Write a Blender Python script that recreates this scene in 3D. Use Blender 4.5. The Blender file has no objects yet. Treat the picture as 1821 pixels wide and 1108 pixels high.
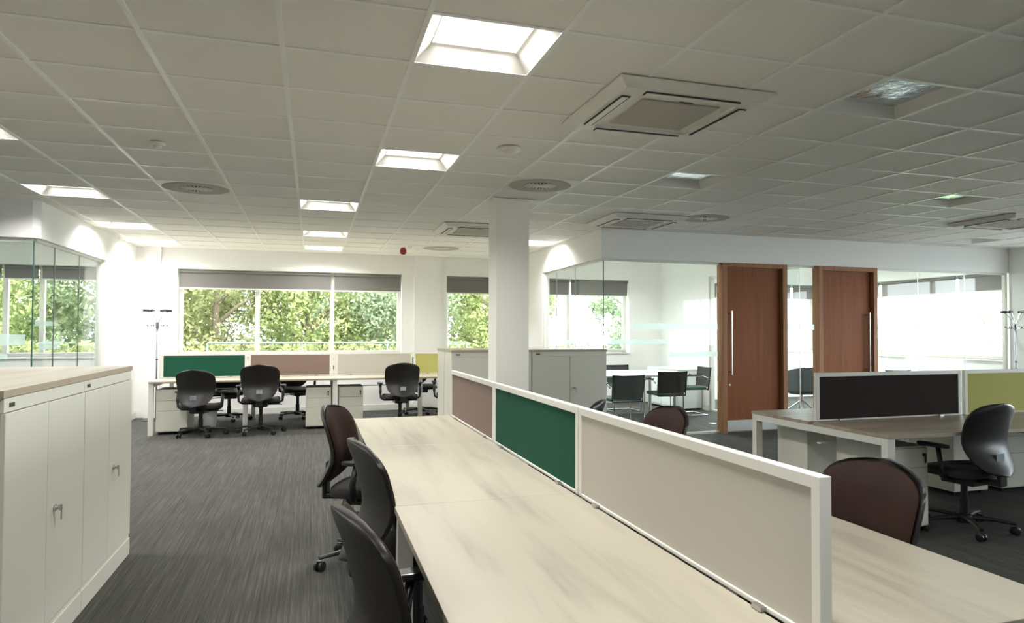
import bpy, math, random
from mathutils import Vector, Matrix
random.seed(7)
PI = math.pi
S = bpy.context.scene
COL = S.collection

# ------------------------------------------------------------------ camera
F_PX, YAW, PITCH, ROLL, CAM_H = 1294.16, .3276, .0265, .0021, 1.40
cd = bpy.data.cameras.new('camera'); cam = bpy.data.objects.new('camera', cd); COL.objects.link(cam)
cd.sensor_width = 36; cd.lens = F_PX / 1821 * 36; cd.clip_start = .05; cd.clip_end = 300
cd.shift_x = -(996.6 - 910.5) / 1821; cd.shift_y = 0
f = Vector((math.sin(YAW) * math.cos(PITCH), math.cos(YAW) * math.cos(PITCH), math.sin(PITCH)))
r = Vector((math.cos(YAW), -math.sin(YAW), 0)); u = r.cross(f)
r2 = r * math.cos(ROLL) + u * math.sin(ROLL); u2 = u * math.cos(ROLL) - r * math.sin(ROLL)
M = Matrix((r2, u2, -f)).transposed().to_4x4(); M.translation = (0, 0, CAM_H)
cam.matrix_world = M
S.camera = cam
# ------------------------------------------------------------------ world, sun, exposure
w = bpy.data.worlds.new('world'); S.world = w; w.use_nodes = True
bg = w.node_tree.nodes['Background']; bg.inputs[0].default_value = (.88, .965, 1, 1); bg.inputs[1].default_value = 8.6
sd = bpy.data.lights.new('sun', 'SUN'); sd.energy = 3.5; sd.angle = .02; sd.color = (1, .95, .82)
sun = bpy.data.objects.new('sun', sd); COL.objects.link(sun)
sun.rotation_euler = (math.radians(48), 0, math.radians(-28))
LAMP_W = 20.5     # watts of each recessed lamp, light leaves within its cut-off angle
LAMP_E = 1.1
S.view_settings.view_transform = 'Standard'; S.view_settings.look = 'None'
S.view_settings.gamma = 1; S.view_settings.use_curve_mapping = False
S.view_settings.exposure = 0.85
S.cycles.transparent_max_bounces = 48; S.cycles.max_bounces = 14; S.cycles.diffuse_bounces = 8; S.cycles.glossy_bounces = 5

# ------------------------------------------------------------------ materials
def newmat(name):
    m = bpy.data.materials.new(name); m.use_nodes = True
    return m, m.node_tree.nodes, m.node_tree.links, m.node_tree.nodes['Principled BSDF']
def mat(name, col, rough=.5, metal=0, spec=.5, noise=0, nscale=20, bump=0, emit=0, coat=0):
    m, N, L, b = newmat(name)
    b.inputs['Base Color'].default_value = (*col, 1); b.inputs['Roughness'].default_value = rough
    b.inputs['Metallic'].default_value = metal; b.inputs['Specular IOR Level'].default_value = spec
    if coat: b.inputs['Coat Weight'].default_value = coat
    if emit: b.inputs['Emission Color'].default_value = (1, .97, .92, 1); b.inputs['Emission Strength'].default_value = emit
    if noise or bump:
        tc = N.new('ShaderNodeTexCoord'); nz = N.new('ShaderNodeTexNoise'); nz.inputs['Scale'].default_value = nscale
        nz.inputs['Detail'].default_value = 4; L.new(tc.outputs['Object'], nz.inputs['Vector'])
        if noise:
            mx = N.new('ShaderNodeMix'); mx.data_type = 'RGBA'
            mx.inputs[6].default_value = (*[c * (1 - noise) for c in col], 1); mx.inputs[7].default_value = (*[min(1, c * (1 + noise)) for c in col], 1)
            L.new(nz.outputs['Fac'], mx.inputs[0]); L.new(mx.outputs[2], b.inputs['Base Color'])
        if bump:
            bp = N.new('ShaderNodeBump'); bp.inputs['Strength'].default_value = bump; bp.inputs['Distance'].default_value = .005
            L.new(nz.outputs['Fac'], bp.inputs['Height']); L.new(bp.outputs['Normal'], b.inputs['Normal'])
    return m
def ramp(N, pts):
    cr = N.new('ShaderNodeValToRGB'); e = cr.color_ramp.elements
    while len(e) < len(pts): e.new(.5)
    for i, (p, c) in enumerate(pts): e[i].position = p; e[i].color = (*c, 1)
    return cr
def wood(name, cols, scale=(9, .55, 9), rough=.45, rot=0, spec=.4, dist=1.2, det=5):
    """streaky grain that runs along local Y (or X with rot)"""
    m, N, L, b = newmat(name)
    tc = N.new('ShaderNodeTexCoord'); mp = N.new('ShaderNodeMapping'); mp.inputs['Scale'].default_value = scale
    mp.inputs['Rotation'].default_value = (0, 0, rot)
    nz = N.new('ShaderNodeTexNoise'); nz.inputs['Scale'].default_value = 1; nz.inputs['Detail'].default_value = det; nz.inputs['Distortion'].default_value = dist
    nz.inputs['Roughness'].default_value = .55
    L.new(tc.outputs['Object'], mp.inputs['Vector']); L.new(mp.outputs['Vector'], nz.inputs['Vector'])
    cr = ramp(N, cols); L.new(nz.outputs['Fac'], cr.inputs['Fac']); L.new(cr.outputs['Color'], b.inputs['Base Color'])
    b.inputs['Roughness'].default_value = rough; b.inputs['Specular IOR Level'].default_value = spec
    return m
def glass(name, tint, refl=1.0, film=0):
    m = bpy.data.materials.new(name); m.use_nodes = True; N = m.node_tree.nodes; L = m.node_tree.links; N.clear()
    o = N.new('ShaderNodeOutputMaterial'); t = N.new('ShaderNodeBsdfTransparent'); t.inputs[0].default_value = (*tint, 1)
    g = N.new('ShaderNodeBsdfGlossy'); g.inputs['Roughness'].default_value = .01
    fr = N.new('ShaderNodeFresnel'); fr.inputs[0].default_value = 1.5
    mu = N.new('ShaderNodeMath'); mu.operation = 'MULTIPLY'; mu.inputs[1].default_value = refl; mu.use_clamp = True
    ge = N.new('ShaderNodeNewGeometry'); mi = N.new('ShaderNodeMapRange'); L.new(ge.outputs['Backfacing'], mi.inputs[0])
    mi.inputs[3].default_value = 1.5; mi.inputs[4].default_value = 1 / 1.5; L.new(mi.outputs[0], fr.inputs[0])   # same angle law on both faces of a thin pane
    mx = N.new('ShaderNodeMixShader'); L.new(fr.outputs[0], mu.inputs[0]); L.new(mu.outputs[0], mx.inputs[0])
    L.new(t.outputs[0], mx.inputs[1]); L.new(g.outputs[0], mx.inputs[2]); last = mx
    if film:
        d = N.new('ShaderNodeBsdfDiffuse'); d.inputs[0].default_value = (.95, .98, .98, 1)
        tl = N.new('ShaderNodeBsdfTranslucent'); tl.inputs[0].default_value = (.95, .98, .98, 1)
        a = N.new('ShaderNodeMixShader'); a.inputs[0].default_value = .88; L.new(d.outputs[0], a.inputs[1]); L.new(tl.outputs[0], a.inputs[2])
        m2 = N.new('ShaderNodeMixShader'); m2.inputs[0].default_value = film; L.new(mx.outputs[0], m2.inputs[1]); L.new(a.outputs[0], m2.inputs[2]); last = m2
    L.new(last.outputs[0], o.inputs[0]); return m

MT = {}
MT['wall'] = mat('wall_paint', (.885, .88, .86), .75, noise=.015, nscale=60)
MT['colpaint'] = mat('column_paint', (.88, .85, .78), .7)
MT['tile'] = mat('ceiling_tile', (.85, .83, .78), .9, noise=.03, nscale=90, bump=.08)
MT['grid'] = mat('ceiling_grid', (.88, .87, .85), .38, spec=.6)
MT['white'] = mat('white_metal', (.76, .75, .69), .38)
MT['cab'] = mat('cabinet_paint', (.68, .665, .58), .42)
MT['cabg'] = mat('cabinet_paint_grey', (.42, .42, .39), .42)
MT['plastic'] = mat('white_plastic', (.78, .76, .70), .45)
MT['acg'] = mat('air_grille', (.46, .42, .37), .7)
MT['dark'] = mat('dark_slot', (.04, .035, .03), .7)
MT['black'] = mat('black_plastic', (.012, .012, .013), .32)
MT['shell'] = mat('chair_shell', (.013, .011, .0105), .42, spec=.5)
MT['brown'] = mat('brown_upholstery', (.024, .0105, .0075), .65, spec=.15, noise=.25, nscale=8, bump=.1)
MT['seat'] = mat('seat_fabric', (.018, .015, .014), .8, noise=.3, nscale=60)
MT['chrome'] = mat('chrome', (.75, .75, .75), .16, 1)
MT['pole'] = mat('coat_stand_metal', (.22, .23, .24), .3, .9)
MT['steel'] = mat('brushed_steel', (.55, .55, .54), .35, 1)
MT['label'] = mat('chair_badge', (.50, .56, .62), .18, .6)
MT['blind'] = mat('blind_fabric', (.20, .19, .18), .85, noise=.05, nscale=200)
MT['teal'] = mat('teal_screen_fabric', (.015, .085, .052), .9, spec=.15, noise=.12, nscale=300)
MT['taupe'] = mat('taupe_screen_fabric', (.22, .155, .128), .85, noise=.08, nscale=300)
MT['grey'] = mat('grey_screen_fabric', (.52, .49, .43), .85, noise=.05, nscale=300)
MT['lime'] = mat('lime_screen_fabric', (.47, .45, .14), .85, noise=.06, nscale=300)
MT['plum'] = mat('dark_plum_screen_fabric', (.035, .024, .024), .9, spec=.15, noise=.12, nscale=300)
MT['red'] = mat('red_plastic', (.35, .01, .015), .35)
MT['edge'] = mat('edge_strip', (.40, .33, .24), .5)
MT['table'] = mat('white_laminate', (.80, .83, .83), .25)
MT['mesh'] = mat('black_mesh_fabric', (.03, .032, .03), .6, noise=.4, nscale=120)
MT['teal_seat'] = mat('green_seat_fabric', (.015, .06, .05), .5)
MT['tub'] = mat('grey_tub_fabric', (.09, .11, .115), .7)
MT['card'] = mat('white_card', (.85, .86, .84), .6)
MT['lamp_on'] = mat('lit_diffuser', (.9, .9, .88), .5, emit=LAMP_E)
MT['skirt'] = mat('skirting_paint', (.80, .79, .75), .4)
MT['oak'] = wood('bleached_oak', [(.30, (.27, .245, .195)), (.42, (.36, .33, .262)), (.52, (.41, .38, .30)), (.75, (.435, .405, .325))], (9, .8, 6), .42, det=8, dist=.28)
MT['oakx'] = wood('bleached_oak_across', [(.30, (.36, .31, .24)), (.5, (.47, .41, .32)), (.75, (.56, .50, .40))], (.5, 7, 6), .42)
MT['oakg'] = wood('grey_oak', [(.30, (.27, .22, .17)), (.5, (.37, .31, .24)), (.75, (.46, .39, .31))], (.5, 8, 6), .40)
MT['door'] = wood('door_veneer', [(.25, (.22, .074, .030)), (.55, (.265, .093, .039)), (.8, (.30, .113, .052))], (14, 14, .7), .5, dist=.6, spec=.12)
MT['doorf'] = wood('door_frame_wood', [(.25, (.26, .115, .055)), (.6, (.38, .19, .10)), (.8, (.42, .22, .12))], (20, 20, .8), .45, dist=.4, spec=.15)
MT['glass'] = glass('partition_glass', (.955, .985, .98), .5)
MT['wglass'] = glass('window_glass', (.985, .995, .99), .7)
MT['gedge'] = mat('glass_edge', (.05, .12, .10), .2)
MT['film'] = glass('frosted_film', (.8, .9, .9), .3, film=.5)
MT['prism'] = mat('prismatic_reflector', (.72, .80, .82), .16, .85, bump=1.0, nscale=14)
MT['bark'] = mat('bark', (.16, .12, .085), .9, noise=.4, nscale=12, bump=.6)
MT['grass'] = mat('grass', (.11, .17, .05), .95, noise=.4, nscale=3)
MT['paving'] = mat('grey_paving', (.17, .17, .18), .9, noise=.15, nscale=2)
MT['brick'] = mat('pale_render', (.62, .52, .42), .8)
MT['rail'] = mat('grey_rail', (.20, .24, .21), .5)
def leafmat(name, c1, c2, tr=.45):
    m = bpy.data.materials.new(name); m.use_nodes = True; N = m.node_tree.nodes; L = m.node_tree.links; N.clear()
    o = N.new('ShaderNodeOutputMaterial'); tc = N.new('ShaderNodeTexCoord'); nz = N.new('ShaderNodeTexNoise')
    nz.inputs['Scale'].default_value = 3.5; nz.inputs['Detail'].default_value = 5; L.new(tc.outputs['Object'], nz.inputs['Vector'])
    cr = ramp(N, [(.35, c1), (.65, c2)]); L.new(nz.outputs['Fac'], cr.inputs['Fac'])
    d = N.new('ShaderNodeBsdfDiffuse'); t = N.new('ShaderNodeBsdfTranslucent'); mx = N.new('ShaderNodeMixShader'); mx.inputs[0].default_value = tr
    L.new(cr.outputs[0], d.inputs[0]); L.new(cr.outputs[0], t.inputs[0]); L.new(d.outputs[0], mx.inputs[1]); L.new(t.outputs[0], mx.inputs[2])
    L.new(mx.outputs[0], o.inputs[0]); return m
MT['leafA'] = leafmat('olive_leaves', (.17, .19, .08), (.34, .34, .17))
MT['leafB'] = leafmat('bright_leaves', (.17, .22, .08), (.42, .44, .20))
MT['leafC'] = leafmat('grey_green_leaves', (.16, .21, .12), (.34, .38, .25))
def carpet():
    m, N, L, b = newmat('carpet_planks')
    tc = N.new('ShaderNodeTexCoord')
    def nz(sc, rotz, det):
        mp = N.new('ShaderNodeMapping'); mp.inputs['Scale'].default_value = sc; mp.inputs['Rotation'].default_value = (0, 0, rotz)
        n = N.new('ShaderNodeTexNoise'); n.inputs['Scale'].default_value = 1; n.inputs['Detail'].default_value = det
        L.new(tc.outputs['Object'], mp.inputs['Vector']); L.new(mp.outputs['Vector'], n.inputs['Vector']); return n
    a = nz((210, 3.2, 1), 0, 2); c = nz((75, 1.0, 1), 0, 3); d = nz((1.2, .8, 1), 0, 2)
    m1 = N.new('ShaderNodeMix'); m1.data_type = 'FLOAT'; m1.inputs[0].default_value = .5
    L.new(a.outputs['Fac'], m1.inputs[2]); L.new(c.outputs['Fac'], m1.inputs[3])
    m2 = N.new('ShaderNodeMix'); m2.data_type = 'FLOAT'; m2.inputs[0].default_value = .12
    L.new(m1.outputs[0], m2.inputs[2]); L.new(d.outputs['Fac'], m2.inputs[3])
    cr = ramp(N, [(.34, (.040, .039, .035)), (.5, (.066, .065, .058)), (.66, (.115, .113, .102))])
    L.new(m2.outputs[0], cr.inputs['Fac'])
    # plank joints
    br = N.new('ShaderNodeTexBrick'); mp = N.new('ShaderNodeMapping'); mp.inputs['Rotation'].default_value = (0, 0, PI / 2)
    L.new(tc.outputs['Object'], mp.inputs['Vector']); L.new(mp.outputs['Vector'], br.inputs['Vector'])
    br.inputs['Scale'].default_value = 1; br.inputs['Brick Width'].default_value = 1.0; br.inputs['Row Height'].default_value = .25
    br.inputs['Mortar Size'].default_value = .003; br.inputs['Color1'].default_value = (1, 1, 1, 1); br.inputs['Color2'].default_value = (.9, .9, .9, 1); br.inputs['Mortar'].default_value = (.7, .7, .7, 1)
    mu = N.new('ShaderNodeMix'); mu.data_type = 'RGBA'; mu.blend_type = 'MULTIPLY'; mu.inputs[0].default_value = 1
    L.new(cr.outputs[0], mu.inputs[6]); L.new(br.outputs['Color'], mu.inputs[7]); L.new(mu.outputs[2], b.inputs['Base Color'])
    b.inputs['Roughness'].default_value = .9; b.inputs['Specular IOR Level'].default_value = .25
    bp = N.new('ShaderNodeBump'); bp.inputs['Strength'].default_value = .35; bp.inputs['Distance'].default_value = .004
    L.new(m1.outputs[0], bp.inputs['Height']); L.new(bp.outputs[0], b.inputs['Normal'])
    return m
MT['carpet'] = carpet()

# ------------------------------------------------------------------ mesh helpers
class MB:
    def __init__(s): s.v = []; s.f = []
    def box(s, x0, x1, y0, y1, z0, z1):
        n = len(s.v)
        s.v += [(x0, y0, z0), (x1, y0, z0), (x1, y1, z0), (x0, y1, z0), (x0, y0, z1), (x1, y0, z1), (x1, y1, z1), (x0, y1, z1)]
        for q in ((0, 3, 2, 1), (4, 5, 6, 7), (0, 1, 5, 4), (1, 2, 6, 5), (2, 3, 7, 6), (3, 0, 4, 7)): s.f.append(tuple(n + i for i in q))
        return s
    def ring(s, pts): n = len(s.v); s.v += [tuple(p) for p in pts]; return list(range(n, n + len(pts)))
    def bridge(s, a, b):
        k = len(a)
        for i in range(k): s.f.append((a[i], a[(i + 1) % k], b[(i + 1) % k], b[i]))
    def lathe(s, prof, c=(0, 0, 0), n=20):
        rs = [s.ring([(c[0] + R * math.cos(2 * PI * i / n), c[1] + R * math.sin(2 * PI * i / n), c[2] + z) for i in range(n)]) for R, z in prof]
        for a, b in zip(rs, rs[1:]): s.bridge(a, b)
        s.f.append(tuple(rs[0][::-1])); s.f.append(tuple(rs[-1])); return s
    def tube(s, path, rad, n=8, sx=1, sy=1):
        P = [Vector(p) for p in path]; rs = []
        rad = rad if isinstance(rad, (list, tuple)) else [rad] * len(P)
        up = Vector((0, 0, 1))
        for i, p in enumerate(P):
            t = (P[min(i + 1, len(P) - 1)] - P[max(i - 1, 0)]).normalized()
            a = t.cross(up)
            if a.length < .05: a = t.cross(Vector((1, 0, 0)))
            a.normalize(); b = a.cross(t)
            rs.append(s.ring([p + a * rad[i] * sx * math.cos(2 * PI * k / n) + b * rad[i] * sy * math.sin(2 * PI * k / n) for k in range(n)]))
        for a, b in zip(rs, rs[1:]): s.bridge(a, b)
        s.f.append(tuple(rs[0][::-1])); s.f.append(tuple(rs[-1])); return s
    def prism(s, pts, z0, z1):
        a = s.ring([(x, y, z0) for x, y in pts]); b = s.ring([(x, y, z1) for x, y in pts]); s.bridge(a, b)
        s.f.append(tuple(a[::-1])); s.f.append(tuple(b)); return s
    def sheet(s, fn_front, fn_back, nu, nv):
        """closed curved panel from two parametric surfaces over [0,1]x[-1,1]"""
        A = [[None] * (nv + 1) for _ in range(nu + 1)]; B = [[None] * (nv + 1) for _ in range(nu + 1)]
        for i in range(nu + 1):
            q = .5 - .5 * math.cos(PI * i / nu)
            for j in range(nv + 1):
                t = -math.cos(PI * j / nv)
                A[i][j] = len(s.v); s.v.append(fn_front(q, t)); B[i][j] = len(s.v); s.v.append(fn_back(q, t))
        for i in range(nu):
            for j in range(nv):
                s.f.append((A[i][j], A[i][j + 1], A[i + 1][j + 1], A[i + 1][j])); s.f.append((B[i][j], B[i + 1][j], B[i + 1][j + 1], B[i][j + 1]))
        for j in range(nv):
            s.f.append((A[0][j], B[0][j], B[0][j + 1], A[0][j + 1])); s.f.append((A[nu][j], A[nu][j + 1], B[nu][j + 1], B[nu][j]))
        for i in range(nu):
            s.f.append((A[i][0], A[i + 1][0], B[i + 1][0], B[i][0])); s.f.append((A[i][nv], B[i][nv], B[i + 1][nv], A[i + 1][nv]))
        return s
    def xf(s, m, k=0):
        for i in range(k, len(s.v)): s.v[i] = tuple(m @ Vector(s.v[i]))
        return s
    def build(s, name, m, parent=None, bevel=0, smooth=False, sub=0, loc=None):
        me = bpy.data.meshes.new(name); me.from_pydata(s.v, [], s.f); me.materials.append(MT[m] if isinstance(m, str) else m)
        me.validate(); me.update()
        import bmesh
        bm = bmesh.new(); bm.from_mesh(me)
        if name != 'foliage': bmesh.ops.recalc_face_normals(bm, faces=bm.faces)
        bm.to_mesh(me); bm.free()
        o = bpy.data.objects.new(name, me); COL.objects.link(o)
        if smooth:
            for p in me.polygons: p.use_smooth = True
        if bevel:
            b = o.modifiers.new('bevel', 'BEVEL'); b.width = bevel; b.segments = 2; b.limit_method = 'ANGLE'; b.angle_limit = .7
        if sub: d = o.modifiers.new('subsurf', 'SUBSURF'); d.levels = sub; d.render_levels = sub
        if parent: o.parent = parent
        if loc: o.location = loc
        return o
def B(*a): return MB().box(*a)
def smooth_angle(o, a=.7):
    for p in o.data.polygons: p.use_smooth = True
    try: o.data.set_sharp_from_angle(angle=a)
    except Exception: pass
    return o
def tag(o, label=None, cat=None, group=None, kind=None):
    if label: o['label'] = label
    if cat: o['category'] = cat
    if group: o['group'] = group
    if kind: o['kind'] = kind
    return o
def thing(name, label, cat, loc=(0, 0, 0), rz=0, group=None):
    o = bpy.data.objects.new(name, None); COL.objects.link(o); o.empty_display_size = .1
    o.location = loc; o.rotation_euler = (0, 0, rz); return tag(o, label, cat, group)
def copy_tree(o, parent=None):
    c = o.copy(); COL.objects.link(c)
    if parent is not None: c.parent = parent; c.matrix_parent_inverse = o.matrix_parent_inverse.copy()
    for ch in [x for x in CH.get(o.name, [])]: copy_tree(ch, c)
    return c
CH = {}
def index_children(root):
    for o in bpy.data.objects:
        pass
def dup(src, label, loc, rz=0, group=None, cat=None):
    CH.clear()
    for o in bpy.data.objects:
        if o.parent: CH.setdefault(o.parent.name, []).append(o)
    c = copy_tree(src); c.location = loc; c.rotation_euler = (0, 0, rz); c['label'] = label
    if group: c['group'] = group
    return c
def struct(o): o['kind'] = 'structure'; return o

# ------------------------------------------------------------------ room shell
ZC = 2.733
XL, XR, YF, YB = -8.0, 10.75, -3.5, 13.15
PX, PY = 3.54, 8.76         # corner of the right meeting rooms
LX, LY = -2.68, 8.80        # corner of the left meeting room
HZ = 2.345                  # underside of the bulkheads
GX0, GY0 = -.1509, 3.6234   # ceiling grid origin
struct(B(XL - .3, XR + .3, YF - .3, YB + .3, -.12, 0).build('floor', 'carpet'))
lights_on = [(1, -1), (1, 3), (0, 7), (0, 11), (0, 14), (-4, 3), (-4, 7), (-4, 11), (-4, 14), (5, 11), (1, -5), (-4, -1), (-4, -5), (-9, 3), (-9, 7), (-9, -1), (8, 10), (8, 13), (12, 10), (12, 13), (16, 10), (16, 13), (-7, 10), (-7, 13)]
lights_off = [(5, -1), (5, 3), (10, 3), (15, 7)]
holes = set(lights_on) | set(lights_off)
tm = MB(); gm = MB()
i0, i1, j0, j1 = -13, 18, -12, 15
xs = [XL] + [GX0 + .6 * i for i in range(i0, i1 + 1)] + [XR]
ys = [YF] + [GY0 + .6 * j for j in range(j0 + 1, j1 + 1)] + [YB]
xs = sorted(set(round(x, 4) for x in xs if XL <= x <= XR)); ys = sorted(set(round(y, 4) for y in ys if YF <= y <= YB))
for a, b in zip(xs, xs[1:]):
    for c, d in zip(ys, ys[1:]):
        cell = (round(((a + b) / 2 - GX0) / .6 - .5), round(((c + d) / 2 - GY0) / .6 - .5))
        if b - a > .55 and d - c > .55 and cell in holes: continue
        n = len(tm.v); tm.v += [(a, c, ZC), (a, d, ZC), (b, d, ZC), (b, c, ZC)]; tm.f.append((n, n + 1, n + 2, n + 3))
ceil = tm.build('ceiling', 'tile'); struct(ceil)
for x in xs[1:-1]: gm.box(x - .012, x + .012, YF, YB, ZC - .006, ZC + .002)
for y in ys[1:-1]: gm.box(XL, XR, y - .012, y + .012, ZC - .0055, ZC + .002)
gm.build('ceiling_grid', 'grid', ceil)
B(XL - .3, XR + .3, YF - .3, YB + .3, 2.95, 3.15).build('roof_slab', 'wall', ceil)

def wall_x(name, y0, y1, x0, x1, opens, z1=2.95):
    m = MB(); xx = x0
    for a, b, c, d in sorted(opens):
        m.box(xx, a, y0, y1, 0, z1); m.box(a, b, y0, y1, 0, c); m.box(a, b, y0, y1, d, z1); xx = b
    m.box(xx, x1, y0, y1, 0, z1); return struct(m.build(name, 'wall'))
def wall_y(name, x0, x1, y0, y1, opens, z1=2.95):
    m = MB(); yy = y0
    for a, b, c, d in sorted(opens):
        m.box(x0, x1, yy, a, 0, z1); m.box(x0, x1, a, b, 0, c); m.box(x0, x1, a, b, d, z1); yy = b
    m.box(x0, x1, yy, y1, 0, z1); return struct(m.build(name, 'wall'))
WZ0, WZ1 = .98, 2.40
back_open = [(-7.2, -3.05, WZ0, WZ1), (-2.09, 1.49, WZ0, WZ1), (2.29, 3.30, WZ0, WZ1), (3.95, 5.90, WZ0, WZ1), (7.45, 10.35, WZ0, WZ1)]
right_open = [(8.95, 12.9, WZ0 - .05, WZ1), (2.2, 8.1, WZ0 - .05, WZ1), (-2.8, 1.6, WZ0 - .05, WZ1)]
wall_x('wall_back', YB, YB + .3, XL - .3, XR + .3, back_open)
wall_y('wall_right', XR, XR + .3, YF, YB, right_open)
wall_y('wall_left', XL - .3, XL, YF, YB, [])
wall_x('wall_front', YF - .3, YF, XL - .3, XR + .3, [])
# pilasters on the window wall
for i, (a, b) in enumerate(((-2.54, -2.32), (1.70, 2.17))):
    struct(B(a, b, YB - .07, YB, 0, ZC).build('trim_%d' % (i + 1), 'wall'))
# meeting room walls and bulkheads
T = .12
struct(B(LX - T, LX, 11.38, YB, 0, ZC).build('wall_left_meeting', 'wall'))
struct(MB().prism([(XL, LY), (LX - .06, LY), (LX, LY + .06), (LX, 11.38), (LX - T, 11.38), (LX - T, LY + T), (XL, LY + T)], HZ, ZC).build('wall_left_bulkhead', 'wall'))
struct(B(PX, PX + T, 11.33, YB, 0, ZC).build('wall_right_meeting', 'wall'))
struct(MB().prism([(PX, PY), (XR, PY), (XR, PY + T), (PX + T, PY + T), (PX + T, 11.33), (PX, 11.33)], HZ, ZC).build('wall_right_bulkhead', 'wall'))
struct(B(6.60, 6.72, 11.30, YB, 0, ZC).build('wall_divider', 'wall'))
struct(B(6.60, 6.72, PY + T, 11.30, HZ + .02, ZC).build('wall_divider_bulkhead', 'wall'))
struct(B(10.60, XR, 8.30, PY - .01, 0, ZC).build('wall_right_pier', 'wall'))
# skirting boards
struct(B(-2.66, -2.645, 11.38, YB - .02, 0, .10).build('baseboard_left', 'skirt'))
struct(B(-2.3, 1.69, YB - .015, YB - .001, 0, .10).build('baseboard_back', 'skirt'))
struct(B(PX + .13, 6.59, YB - .016, YB - .001, 0, .10).build('baseboard_meeting_back', 'skirt'))
struct(B(6.582, 6.599, 11.31, YB - .02, 0, .10).build('baseboard_divider', 'skirt'))
# column
cm = B(1.735, 2.075, 7.10, 7.44, 0, ZC - .001); col = struct(cm.build('wall_column', 'colpaint', bevel=.004))
B(1.68, 2.13, 7.045, 7.10 - .001, ZC - .018, ZC - .007).build('ceiling_trim', 'grid', col)

# ------------------------------------------------------------------ windows (frames, panes, portals) and roller blinds
def portal(x, y, z, sx, sz, rot):
    l = bpy.data.lights.new('window_portal', 'AREA'); l.shape = 'RECTANGLE'; l.size = sx; l.size_y = sz; l.cycles.is_portal = True
    o = bpy.data.objects.new('window_portal', l); COL.objects.link(o); o.location = (x, y, z); o.rotation_euler = rot
def window(n, axis, a, b, z0, z1, mull, wide=.07):
    """axis 'x': opening in the back wall; axis 'y': opening in the right wall"""
    m = MB(); p0 = (YB if axis == 'x' else XR) + .17; p1 = p0 + .07
    def bx(a, b, z0, z1, e=0):
        if axis == 'x': m.box(a, b, p0 - e, p1, z0, z1)
        else: m.box(p0 - e, p1, a, b, z0, z1)
    bx(a, a + .06, z0, z1); bx(b - .06, b, z0, z1); bx(a + .06, b - .06, z0, z0 + .06); bx(a + .06, b - .06, z1 - .06, z1)
    for q in mull: bx(q - wide / 2, q + wide / 2, z0 + .06, z1 - .06)
    o = struct(m.build('window_%d' % n, 'plastic', bevel=.004))
    g = MB()
    if axis == 'x': g.box(a + .05, b - .05, p0 + .03, p0 + .036, z0 + .05, z1 - .05)
    else: g.box(p0 + .03, p0 + .036, a + .05, b - .05, z0 + .05, z1 - .05)
    g.build('window_pane', 'wglass', o)
    s = MB()
    if axis == 'x': s.box(a - .02, b + .02, YB - .03, p0 - .001, z0 - .025, z0)
    else: s.box(XR - .03, p0 - .001, a - .02, b + .02, z0 - .025, z0)
    s.build('window_sill', 'skirt', o, bevel=.004)
    if axis == 'x': portal((a + b) / 2, YB + .34, (z0 + z1) / 2, b - a, z1 - z0, (-PI / 2, 0, 0))
    else: portal(XR + .34, (a + b) / 2, (z0 + z1) / 2, b - a, z1 - z0, (PI / 2, 0, PI / 2))
window(1, 'x', *back_open[1], [-.895, .313])
window(2, 'x', *back_open[2], [])
window(3, 'x', *back_open[3], [4.685])
window(4, 'x', *back_open[4], [7.95, 8.9, 9.75])
window(5, 'x', *back_open[0], [-6.1, -5.3, -4.48, -4.0])
window(6, 'y', *right_open[0], [9.95, 10.75, 11.8])
window(7, 'y', *right_open[1], [3.4, 4.6, 5.8, 7.0])
window(8, 'y', *right_open[2], [-1.6, -.4, .6])
def blind(axis, a, b, zt, zb, label):
    o = thing('roller_blind', label, 'blind', ((a + b) / 2, YB + .07, zt) if axis == 'x' else (XR + .07, (a + b) / 2, zt), 0 if axis == 'x' else -PI / 2, 'roller blinds at the windows')
    w2 = (b - a) / 2
    B(-w2, w2, .005, .009, zb - zt + .02, -.04).build('fabric', 'blind', o)
    MB().tube([(-w2, .0, -.032), (w2, .0, -.032)], .027, 12).build('roller', 'blind', o, smooth=False)
    B(-w2, w2, -.002, .016, zb - zt, zb - zt + .022).build('bottom_bar', 'plastic', o)
    return o
BT, BB = 2.395, 2.075
blind('x', -2.07, .285, BT, BB, 'wide grey roller blind above the left and middle panes of the large back window')
blind('x', .345, 1.475, BT, BB, 'short grey roller blind above the right pane of the large back window')
blind('x', 2.30, 3.29, BT, BB, 'grey roller blind at the narrow window beside the square column')
blind('x', 3.97, 4.66, BT, BB, 'narrow grey roller blind left of the mullion in the corner meeting room')
blind('x', 4.71, 5.89, BT, BB, 'grey roller blind right of the mullion in the corner meeting room')
blind('x', 7.47, 7.91, BT, BB, 'short grey blind just left of the first oak door frame, far window')
blind('x', 7.99, 8.86, BT, BB, 'grey blind mostly hidden behind the first oak door')
blind('x', 8.94, 9.71, BT, BB, 'grey roller blind seen left of the glass joint between the two oak doors')
blind('x', 9.79, 10.33, BT, BB, 'grey roller blind seen right of the glass joint between the two oak doors')
blind('x', -3.97, -3.07, BT, 2.17, 'grey roller blind at the right end of the left meeting room window')
blind('x', -4.46, -4.02, BT, 2.17, 'narrow grey roller blind behind the corner joint of the left glass room')
blind('x', -5.28, -4.50, BT, 2.17, 'grey roller blind at the far left edge of the picture')
blind('y', 8.97, 9.92, BT, BB, 'nearest slanting grey blind seen through the rightmost glass wall, by the post')
blind('y', 9.98, 11.77, BT, BB, 'long middle grey blind seen through the rightmost glass wall')
blind('y', 11.83, 12.88, BT, BB, 'farthest grey blind on the right wall, beside the second oak door')

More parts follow.
